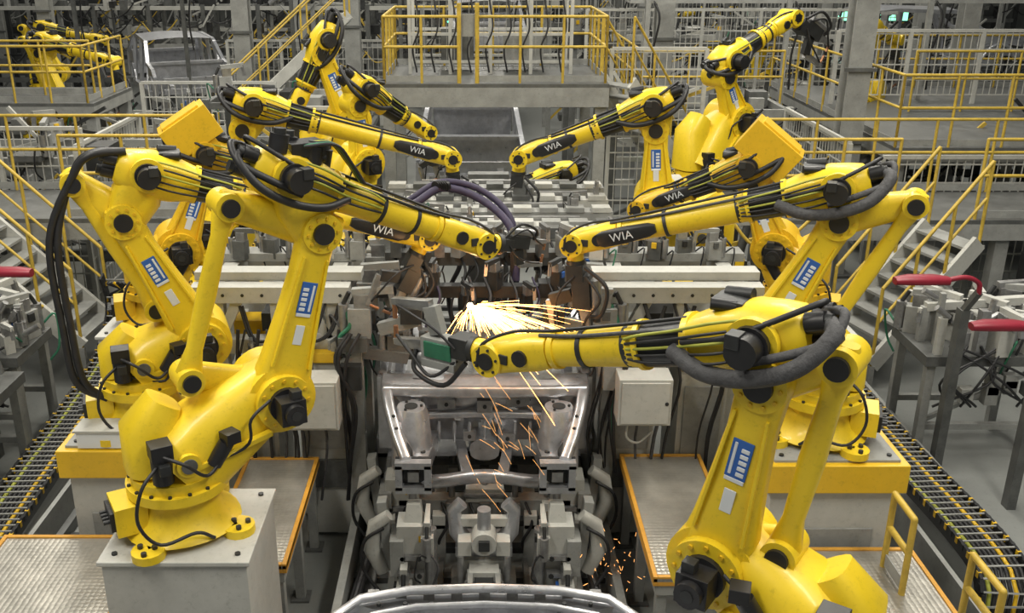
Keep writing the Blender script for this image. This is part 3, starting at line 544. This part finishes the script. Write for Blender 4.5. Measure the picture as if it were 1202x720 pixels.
# ------------------------------------------------------------ sparks
b=Bd('welding_sparks',(0,6.8,2.2)); rs=random.Random(3)
src=V((-.05,6.7,2.2))
b.sph(src,.025,SPH)
for i in range(480):
    k3=i%6
    an=rs.gauss(-.24,.24) if k3 else rs.uniform(-3.1,.6); sp_=(rs.uniform(.6,6.8) if k3>2 else rs.uniform(.3,2.8)) if k3 else rs.uniform(.2,1.8)
    v0=V((math.cos(an)*sp_,rs.uniform(-1.4,.1),math.sin(an)*sp_)); t0=rs.uniform(0,.1); dt=rs.uniform(.015,.08)
    pts=[src+v0*t+V((0,0,-4.9*t*t)) for t in[t0+dt*j/4 for j in range(5)]]
    r=rs.uniform(.0007,.0020)
    b.loft([(p,r*(1-.15*abs(j-2)),r) for j,p in enumerate(pts)],None,SPK,4,2)
for i in range(34):
    st=V((rs.gauss(.12,.16),6.1,rs.uniform(1.0,1.95))); v0=V((rs.uniform(.3,2.2),rs.uniform(-.3,0),rs.uniform(-3,-.6))); dt=rs.uniform(.02,.1)
    pts=[st+v0*t+V((0,0,-4.9*t*t)) for t in[dt*j/3 for j in range(4)]]
    b.loft([(p,.0009,.0009) for p in pts],None,SPF,4,2)
for i in range(70):
    p=V((.95+rs.gauss(0,.16),6.2+rs.gauss(0,.12),.25+abs(rs.gauss(0,.15)))); d=V((rs.gauss(0,1),rs.gauss(0,.3),rs.gauss(0,1))).normalized()*rs.uniform(.01,.04)
    b.bar(p,p+d,.0025,.0025,SPF)
b.done(recalc=False)
# ------------------------------------------------------------ cable tracks
def track(path,name='cable_drag_chain'):
    P=[V(p) for p in path]; Q=[]; E=[P[0]*2-P[1]]+P+[P[-1]*2-P[-2]]
    for i in range(1,len(E)-2):
        for j in range(12):
            t=j/12; a,b_,c,d=E[i-1],E[i],E[i+1],E[i+2]; Q.append(.5*((2*b_)+(c-a)*t+(2*a-5*b_+4*c-d)*t*t+(3*b_-a-3*c+d)*t**3))
    R=[Q[0]]
    for i in range(1,len(Q)):
        while (Q[i]-R[-1]).length>.085: R.append(R[-1]+(Q[i]-R[-1]).normalized()*.085)
    b=Bd(name,R[len(R)//2])
    for i in range(len(R)-1):
        p,q=R[i],R[i+1]; d=(q-p).normalized(); up=V((0,0,1)); n=d.cross(up)
        if n.length<.3: n=V((1,0,0))
        n.normalize(); u2=n.cross(d)
        for s in(-1,1):
            b.bar(p+n*s*.19-d*.005,q+n*s*.19+d*.005,.022,.11,BLK,up=u2)
            b.box(p+n*s*.19+(q-p)*.5+u2*.03,(.03,.03,.05),YEL2 if i%2 else DGR)
        b.bar(p-n*.18+u2*.05,p+n*.18+u2*.05,.014,.01,LGR,up=u2)
    for k in range(9):
        off=-.155+k*.0385; pts=[]
        for i in range(0,len(R)-1,2):
            d=(R[i+1]-R[i]).normalized(); n=d.cross(V((0,0,1)))
            if n.length<.3: n=V((1,0,0))
            n.normalize(); pts.append(R[i]+n*off+V((0,0,.004*math.sin(i+k))))
        b.tube(pts,.0175,[RUB,CABY,RUB,RUB,RUB,RUB,YEL2,RUB,RUB][k],n=6,sub=1)
    b.done()
track([(-3.85,5.2,.2),(-3.9,6.4,.2),(-3.96,7.6,.22),(-4.0,9.0,.28),(-3.98,9.9,.45),(-3.95,10.3,.85),(-3.95,10.2,1.3)])
track([(3.86,5.95,.05),(3.88,6.05,.3),(3.86,6.5,.38),(3.8,7.6,.38),(3.78,8.8,.38),(3.72,9.6,.45),(3.65,9.95,.75),(3.62,9.9,1.2)])
b=Bd('floor_guide_rail',(0,8,0))
for s in(-1,1):
    for x in(3.05,3.25,3.45): b.mm(s*x-.03,s*x+.03,3.5,12,0,.1 if x!=3.25 else .05,MGR)
    b.mm(s*2.93-.03,s*2.93+.03,5.9,12,0,.18,LGR); b.mm(s*3.57-.02,s*3.57+.02,4,11,0,.25,LGR); b.mm(s*4.2-.02,s*4.2+.02,4,11,0,.22,LGR)
    for i in range(12): b.mm(s*3.0,s*3.5,4+i*.6,4.06+i*.6,0,.03,DGR)
b.done()
# ------------------------------------------------------------ railings, decks, stairs
def railing(pts,h=.95,sp=.8,m=RAILY,r=.02,name='safety_railing'):
    P=[V(p) for p in pts]; b=Bd(name,P[0])
    for i in range(len(P)-1):
        p,q=P[i],P[i+1]; L=(q-p).length; n=max(1,round(L/sp))
        for j in range(n+1):
            c=p+(q-p)*j/n; b.cyl(c,c+V((0,0,h)),r,m,n=8)
        for hh in(h,h*.55): b.cyl(p+V((0,0,hh)),q+V((0,0,hh)),r,m,n=8)
        b.bar(p+V((0,0,.06)),q+V((0,0,.06)),.008,.09,LGR)
        b.sph(p+V((0,0,h)),r,m,8); b.sph(q+V((0,0,h)),r,m,8)
    return b.done()
def deck(x0,x1,y0,y1,z,t=.25,m=LGR,name='mezzanine_deck',legs=True):
    b=Bd(name,((x0+x1)/2,(y0+y1)/2,0)); b.mm(x0,x1,y0,y1,z-.05,z,MGR)
    b.mm(x0,x1,y0,y0+.1,z-t,z-.05,m); b.mm(x0,x1,y1-.1,y1,z-t,z-.05,m); b.mm(x0,x0+.1,y0+.1,y1-.1,z-t,z-.05,m); b.mm(x1-.1,x1,y0+.1,y1-.1,z-t,z-.05,m)
    n=int((x1-x0)/1.2)
    for i in range(1,n): x=x0+(x1-x0)*i/n; b.mm(x-.04,x+.04,y0+.1,y1-.1,z-t,z-.05,DGR)
    if legs:
        k=max(1,round((x1-x0)/3))
        for i in range(k+1):
            x=x0+.1+(x1-x0-.2)*i/k
            for y in(y0+.15,y1-.15): b.mm(x-.08,x+.08,y-.08,y+.08,0,z-t,m)
    b.done()
def stairs(p0,p1,w,dirn,n=8,name='steel_stairs',r=.02):
    p0=V(p0);p1=V(p1);w_=V(dirn).normalized()*w; b=Bd(name,p0); h=p1-p0; h.z=0; h.normalize()
    T=V((0,0,.03))
    for i in range(n):
        c=p0+(p1-p0)*((i+.7)/n)
        b.add([c-h*.14,c+h*.14,c+h*.14+w_,c-h*.14+w_,c-h*.14-T,c+h*.14-T,c+h*.14+w_-T,c-h*.14+w_-T],[(0,1,2,3),(7,6,5,4),(0,4,5,1),(1,5,6,2),(2,6,7,3),(3,7,4,0)],LGR)
    for o in(V((0,0,0)),w_):
        b.bar(p0+o,p1+o,.05,.2,WHT); b.cyl(p0+o+V((0,0,.9)),p1+o+V((0,0,.9)),r,RAILY,n=8); b.cyl(p0+o+V((0,0,.5)),p1+o+V((0,0,.5)),r*.8,RAILY,n=8)
        for t in(0,.33,.66,1): c=p0+o+(p1-p0)*t; b.cyl(c,c+V((0,0,.9)),r,RAILY,n=8)
    if p0.z>.1:
        for o in(V((0,0,0)),w_): b.bar(V((p0.x,p0.y,0))+o,p0+o,.06,.06,LGR)
    b.done()
deck(-1.35,1.85,13.9,16.2,2.82,.32)
railing([(-1.3,16.1,2.82),(-1.3,14,2.82),(-.25,14,2.82)],h=.9,sp=.6); railing([(0.0,14,2.82),(1.8,14,2.82),(1.8,16.1,2.82)],h=.9,sp=.6); railing([(-1.3,16.1,2.82),(1.8,16.1,2.82)],h=.9)
b=Bd('gate_frame',(-.12,14,2.82)); 
for x in(-.25,0): b.cyl((x,14,2.82),(x,14,3.9),.03,RAILY)
b.bar((-.25,14.05,3.6),(0,14.05,3.6),.02,.3,LGR); b.done()
b=Bd('equipment_cage',(.2,15.5,2.82))
for x in(-1.0,-.4,.2,.8,1.4):
    for y in(15.0,15.9): b.bar((x,y,2.82),(x,y,3.9),.05,.05,WHT)
for y in(15.0,15.9):
    for z in(3.0,3.4,3.9): b.bar((-1.0,y,z),(1.4,y,z),.04,.04,WHT)
for i in range(22): b.bar((-1+.11*i,15.0,2.9),(-1+.11*i,15.0,3.9),.01,.01,LGR)
b.box((-.3,15.5,3.2),(.5,.4,.5),MGR); b.box((.7,15.5,3.15),(.6,.4,.4),LGR)
for i in range(9): b.tube([(-.9+.27*i,14.95,3.9),(-.85+.27*i,14.9,3.5),(-.95+.27*i,14.9,3.2),(-.9+.27*i,14.95,2.85)],.014,RUB,n=5)
b.done()
deck(-8.5,-3.3,10.9,12.3,1.7); deck(3.6,9,11.2,12.6,1.6)
railing([(-8.5,10.9,1.7),(-5.6,10.9,1.7)]); railing([(-4.7,10.95,1.7),(-3.3,10.95,1.7),(-3.3,12.3,1.7)]); railing([(-8.5,12.3,1.7),(-3.3,12.3,1.7)])
railing([(3.6,12.6,1.6),(3.6,11.25,1.6),(4.9,11.25,1.6)]); railing([(5.9,11.25,1.6),(9,11.25,1.6)]); railing([(3.6,12.6,1.6),(9,12.6,1.6)])
stairs((-4.35,9.95,.5),(-5.6,10.05,1.7),.8,(.05,1,.0),8); stairs((4.35,9.9,.3),(5.5,10.3,1.6),.8,(-.3,1,0),8)
deck(-11,-5.9,15.2,17,2.35,.2); railing([(-11,15.25,2.35),(-6,15.25,2.35),(-6,17,2.35)],h=.85,sp=.55); railing([(-11,16.1,2.35),(-6.2,16.1,2.35)],h=.85)
deck(5.6,12,13.0,19,2.1,.2); railing([(5.6,19,2.1),(5.6,13.05,2.1),(12,13.05,2.1)],sp=.7); railing([(7,16,2.1),(12,16,2.1)]); railing([(7.5,18.8,2.1),(12,18.8,2.1)])
deck(2.8,5.2,17,24,2.0,.2); railing([(2.8,24,2),(2.8,17,2),(5.2,17,2)])
stairs((-4.6,17.5,1.4),(-2.4,18.5,3.4),.7,(0,1,0),9,r=.018); stairs((3.3,15.2,1.2),(2.2,14.2,2.8),.6,(-.6,.8,0),8,r=.018)
railing([(2.7,5.2,.8),(2.7,5.5,.8)],h=.55,sp=.5,r=.022); railing([(2.93,4.55,.8),(2.93,4.9,.8)],h=.5,sp=.5,r=.022)
for (x0,x1,y,z,m) in((2.6,12,17.4,3.75,LGR),(-14,14,22.6,3.9,MGR),(-16,16,30.3,3.9,LGR)):
    b=Bd('overhead_cable_tray',((x0+x1)/2,y,z))
    for dy in(0,.35): b.bar((x0,y+dy,z),(x1,y+dy,z),.04,.1,m)
    for i in range(int((x1-x0)/.4)): b.bar((x0+.4*i,y,z-.03),(x0+.4*i,y+.35,z-.03),.03,.03,m)
    for k in range(5): b.tube([(x0+(x1-x0)*t/8,y+.05+.06*k,z+.01+.012*math.sin(t*2+k)) for t in range(9)],.022,[RUB,GRYH,RUB,RAILY,RUB][k],n=5,sub=2)
    for i in range(int((x1-x0)/2.4)+1):
        xx=x0+.3+i*2.4; b.bar((xx,y-.05,0),(xx,y-.05,z+1.2),.08,.08,m)
        b.tube([(xx+.1,y,z),(xx+.2,y-.1,z-.3),(xx+.12,y-.05,z-.9),(xx+.15,y,z-1.5)],.02,RUB,n=5)
    b.done()
# ------------------------------------------------------------ side fixtures
def weld_station(x,y,s,seed,h0=1.0):
    r=random.Random(seed); b=Bd('welding_fixture',(x,y,0))
    b.mm(x-.6,x+.6,y-.4,y+.4,h0,h0+.1,MGR)
    for a in(-.52,.52):
        for c in(-.32,.32): b.mm(x+a-.04,x+a+.04,y+c-.04,y+c+.04,0,h0,LGR)
    b.bar((x-.52,y-.32,.35),(x+.52,y-.32,.35),.06,.06,LGR); b.bar((x-.52,y-.32,.4),(x+.5,y-.32,h0-.05),.04,.04,LGR); b.bar((x-.52,y+.32,.35),(x+.52,y+.32,.35),.06,.06,LGR)
    for i in range(14):
        c=(x+r.uniform(-.5,.5),y+r.uniform(-.35,.35),h0+.1); clamp(b,c,r.uniform(-3,3),r.uniform(.9,1.5),r.choice([LGR,STD,WHT,WHT]))
    for i in range(14):
        c=V((x+r.uniform(-.5,.5),y+r.uniform(-.35,.35),h0+.1)); h=r.uniform(.1,.45)
        b.box(c+V((0,0,h/2)),(r.uniform(.05,.13),r.uniform(.05,.13),h),r.choice([LGR,WHT,STD,STD,WHT])); b.cyl(c+V((.05,0,h)),c+V((.05+r.uniform(-.2,.2),0,h+.1)),.03,STD,n=10)
    for i in range(6):
        c=V((x+r.uniform(-.45,.45),y-.38,h0-.02)); b.box(c-V((0,0,r.uniform(.1,.3))),(.12,.1,r.uniform(.1,.25)),r.choice([LGR,WHT,MGR]))
    b.bar((x-.5,y,h0+.45),(x+.5,y+.05,h0+.5),.08,.08,WHT); b.bar((x-.5,y,h0+.1),(x-.5,y,h0+.45),.07,.07,LGR); b.bar((x+.5,y,h0+.1),(x+.5,y,h0+.5),.07,.07,LGR)
    for i in range(8): b.tube([(x+r.uniform(-.5,.5),y-.38,h0+.2),(x+r.uniform(-.5,.5),y-.48,h0-.1),(x+r.uniform(-.5,.5),y-.42,h0-.4)],.013,RUB)
    b.bar((x-.4,y-.1,h0+.62),(x-.4,y-.1,h0+.1),.05,.05,LGR)
    b.done(bevel=.003)
def red_arm(x,y,z,s):
    b=Bd('red_buffer_arm',(x,y,z)); b.loft([(V((x-.24,y,z)),.05,.03),(V((x-.12,y,z+.01)),.075,.04),(V((x+.1,y,z+.01)),.075,.04),(V((x+.22,y,z)),.05,.035)],(0,0,1),RED,14,3)
    b.tube([(x+s*.18,y,z),(x+s*.36,y,z+.03),(x+s*.48,y,z-.02),(x+s*.5,y,z-.12)],.022,RED,n=8); b.bar((x+.5*s,y,z-.1),(x+.5*s,y+.2,z-.35),.05,.05,MGR); b.mm(x+.5*s-.04,x+.5*s+.04,y+.15,y+.25,0,z-.33,MGR); b.done()
weld_station(4.75,8.7,1,1); weld_station(6.2,8.5,1,2); weld_station(-4.95,8.9,-1,3,.9); weld_station(-6.3,8.8,-1,4); weld_station(-4.75,7.8,-1,8,.9)
red_arm(3.8,7.9,1.98,1); red_arm(4.2,7.3,1.8,1); red_arm(-4.15,8.2,1.95,-1)
# ------------------------------------------------------------ background equipment
def hbeam(x,y,h=9,m=LGR,w=.32,name='steel_column'):
    b=Bd(name,(x,y,0)); b.mm(x-w/2,x+w/2,y-w/2,y-w/2+.03,0,h,m); b.mm(x-w/2,x+w/2,y+w/2-.03,y+w/2,0,h,m); b.mm(x-.02,x+.02,y-w/2+.03,y+w/2-.03,0,h,m); b.mm(x-w*.8,x+w*.8,y-w*.8,y+w*.8,0,.04,MGR)
    for z in(1,2,3,4): b.mm(x-w/2-.06,x+w/2+.06,y-w/2-.05,y-w/2,z,z+.05,MGR)
    b.done()
for x,y in((5.3,14),(3.4,18.5),(-4.6,19.9),(-8.8,17.5),(9.6,19.9),(-11,26),(-4.5,26),(4.5,27.5),(12,27.5),(-15,32),(-6,35.2),(6,34),(15,33),(-2.6,21.2),(2.2,23.5),(7.8,22.8)): hbeam(x,y)
def line_equipment(x0,x1,y,seed,zt=3.2):
    r=random.Random(seed); b=Bd('production_line_equipment',((x0+x1)/2,y,0)); n=max(1,int((x1-x0)/1.5))
    pal=[LGR,MGR,MGR,DGR,WHT,DGR,DGR]
    for i in range(n+1):
        x=x0+(x1-x0)*i/n; m=r.choice([LGR,MGR,DGR])
        for yy in(y,y+1.4): b.mm(x-.06,x+.06,yy-.06,yy+.06,0,zt,m)
        b.bar((x,y,zt-.1),(x,y+1.4,zt-.1),.08,.1,m)
        if r.random()<.6 and i<n: b.bar((x,y,.4),(x+(x1-x0)/n,y,zt-.6),.05,.05,r.choice([LGR,RAILY,MGR]))
    for z in(zt-.1,zt*.62,zt*.3):
        for yy in(y,y+1.4): b.bar((x0,yy,z),(x1,yy,z+.0),.08,r.uniform(.06,.16),r.choice([LGR,MGR,WHT]))
    for i in range(int((x1-x0)*13)):
        c=(r.uniform(x0,x1),y+r.uniform(-.2,1.5),r.choice([r.uniform(.2,zt),zt-.0,zt*.62]))
        t=r.random()
        if t<.4: b.box(c,(r.uniform(.08,.45),r.uniform(.1,.5),r.uniform(.08,.35)),r.choice(pal))
        elif t<.7: b.bar(c,(c[0]+r.uniform(-.9,.9),c[1],c[2]+r.uniform(-.6,.6)),.04,.05,r.choice(pal+[RAILY]))
        elif t<.85: b.cyl(c,(c[0]+r.uniform(-.4,.4),c[1],c[2]+r.uniform(0.01,.5)),r.uniform(.03,.08),r.choice([STD,MGR,DGR,LGR]),n=10)
        else: clamp(b,c,r.uniform(-3,3),1.4)
    for i in range(int((x1-x0)*2.2)):
        c=V((r.uniform(x0,x1),y-.1,zt*r.uniform(.5,1))); b.tube([c,c+V((.3,-.05,-.3)),c+V((.7,0,-.2)),c+V((1.0,0,.1))],.02,r.choice([RUB,RUB,RUB,RAILY,LGR]),n=5,sub=4)
    if r.random()<.8: b.sph((r.uniform(x0,x1),y-.1,zt*.7),.035,GLED,8)
    b.done()
def mesh_fence(x0,x1,y0,y1,z0,h,m=LGR,name='mesh_guard_fence'):
    b=Bd(name,((x0+x1)/2,(y0+y1)/2,z0)); p=V((x0,y0,z0));q=V((x1,y1,z0)); L=(q-p).length; n=max(1,int(L/1.1)); k=int(L/.11)
    for i in range(n+1): c=p+(q-p)*i/n; b.bar(V((c.x,c.y,0)),c+V((0,0,h)),.06,.06,m)
    for i in range(k+1): c=p+(q-p)*i/k; b.bar(c+V((0,0,.15)),c+V((0,0,h)),.012,.012,m)
    for j in range(int(h/.25)+1): b.bar(p+V((0,0,min(h,.15+j*.25))),q+V((0,0,min(h,.15+j*.25))),.014,.02,m)
    b.bar(p+V((0,0,h)),q+V((0,0,h)),.05,.05,m); b.done()
line_equipment(-9,-3.6,13,11,2.0); line_equipment(-4.2,-2.4,15.3,12,2.4); line_equipment(2.2,5,15.8,13,2.2); line_equipment(6,12,14.5,14,1.8)
line_equipment(-9,-2,18.2,15,1.5); line_equipment(2,9,20.8,16,2.8); line_equipment(-12,-1.8,20.6,17,1.2); line_equipment(1.8,13,25,18,2.6); line_equipment(-14,0,29,19,3.0); line_equipment(-2,16,31,20,3.0); line_equipment(-18,4,33,21,3.2); line_equipment(0,19,36,22,3.3); line_equipment(-19,19,40,23,3.6)
line_equipment(-7.5,-5.6,9.9,25,1.0); line_equipment(6.6,9.5,9.8,26,1.2); line_equipment(-3.2,-2.4,10.4,27,1.6); line_equipment(2.4,3.3,10.8,28,1.8)
for a in((-5.8,-3.5,17.2,17.2,1.0,1.4),(-5.2,-5.2,12.6,15.1,.0,2.2),(6,12,16.8,16.8,2.1,1.2),(2.2,8,20.4,20.4,1.6,1.8),(-5.6,-2,22.6,22.6,.8,1.8),(2,12,29,29,1,2.2),(4.9,4.9,12.8,15.6,0,2.2),(-2.3,-1.5,13.2,13.2,0,2.6),(2.0,3.4,14.9,14.9,0,3.2),(-8.5,-5.2,12.8,12.8,0,2.4),(5.4,9.5,12.9,12.9,0,2.0)): mesh_fence(*a,m=WHT)
for x,y,z,az,k in((-7.9,18.2,1.3,-20,-1),(-10.8,24.8,1.0,10,-1),(6.6,22.8,1.0,170,1),(6.6,17.2,1.6,50,1),(-5.5,31.2,1.0,0,-1),(8,33,1,180,1)):
    robot('welding_robot',(x,y,z),az,k,(.4,.6),(.1,1.5),(.2,1.7),(1.6,1.4),link=(-.3,1.7),th=1.1,tool=-80,wia=False,label=False,detail=False,gmat=DGR); pedestal(x-.4,x+.4,y-.4,y+.4,z)
b=Bd('exit_sign',(12.1,30,2.7)); b.mm(11.6,12.6,29.8,29.85,2.5,2.75,SIGN); b.mm(11.55,12.65,29.85,29.95,2.45,2.8,DGR); b.mm(12.05,12.15,29.85,29.95,2.8,9,MGR); b.done()
b=Bd('exit_sign',(10.6,30,2.7)); b.mm(10.5,10.9,29.8,29.85,2.5,2.75,SIGN); b.mm(10.45,10.95,29.85,29.95,2.45,2.8,DGR); b.mm(10.65,10.7,29.85,29.95,2.8,9,MGR); b.done()
# ------------------------------------------------------------ room
def room(name,x0,x1,y0,y1,z0,z1,m):
    b=Bd(name,((x0+x1)/2,(y0+y1)/2,(z0+z1)/2)); b.mm(x0,x1,y0,y1,z0,z1,m); b.done()
room('floor',-22,22,-3,45,-.1,0,CONC)
room('wall_back',-22,22,45,45.2,0,10,WALLM); room('wall_left',-22.2,-22,-3,45,0,10,WALLM); room('wall_right',22,22.2,-3,45,0,10,WALLM)
# ------------------------------------------------------------ light
w=bpy.data.worlds.new('world'); sc.world=w; w.use_nodes=True
w.node_tree.nodes['Background'].inputs[0].default_value=(.97,.98,.94,1); w.node_tree.nodes['Background'].inputs[1].default_value=.22
def area(x,y,z,sx,sy,e,col=(1,.95,.84)):
    l=bpy.data.lights.new('industrial_ceiling_light','AREA'); l.shape='RECTANGLE'; l.size=sx; l.size_y=sy; l.energy=e; l.color=col
    o=bpy.data.objects.new('industrial_ceiling_light',l); o.location=(x,y,z); sc.collection.objects.link(o); return o
for x in(-4,4):
    for y in(2,8,14): area(x,y,9,1.2,4,440)
for x in(-9,0,9):
    for y in(22,32): area(x,y,9,2,6,400)
l=bpy.data.lights.new('spark_light','POINT'); l.energy=6; l.color=(1,.6,.28); l.shadow_soft_size=.05
o=bpy.data.objects.new('spark_light',l); o.location=(-.05,6.6,2.22); sc.collection.objects.link(o)
cd=bpy.data.cameras.new('camera'); cd.sensor_width=36; cd.lens=34.44; cd.shift_x=.0341; cd.clip_end=200
co=bpy.data.objects.new('camera',cd); co.location=(0,0,4.7); co.rotation_euler=(math.pi/2-math.atan(430/1150),0,0); sc.collection.objects.link(co); sc.camera=co
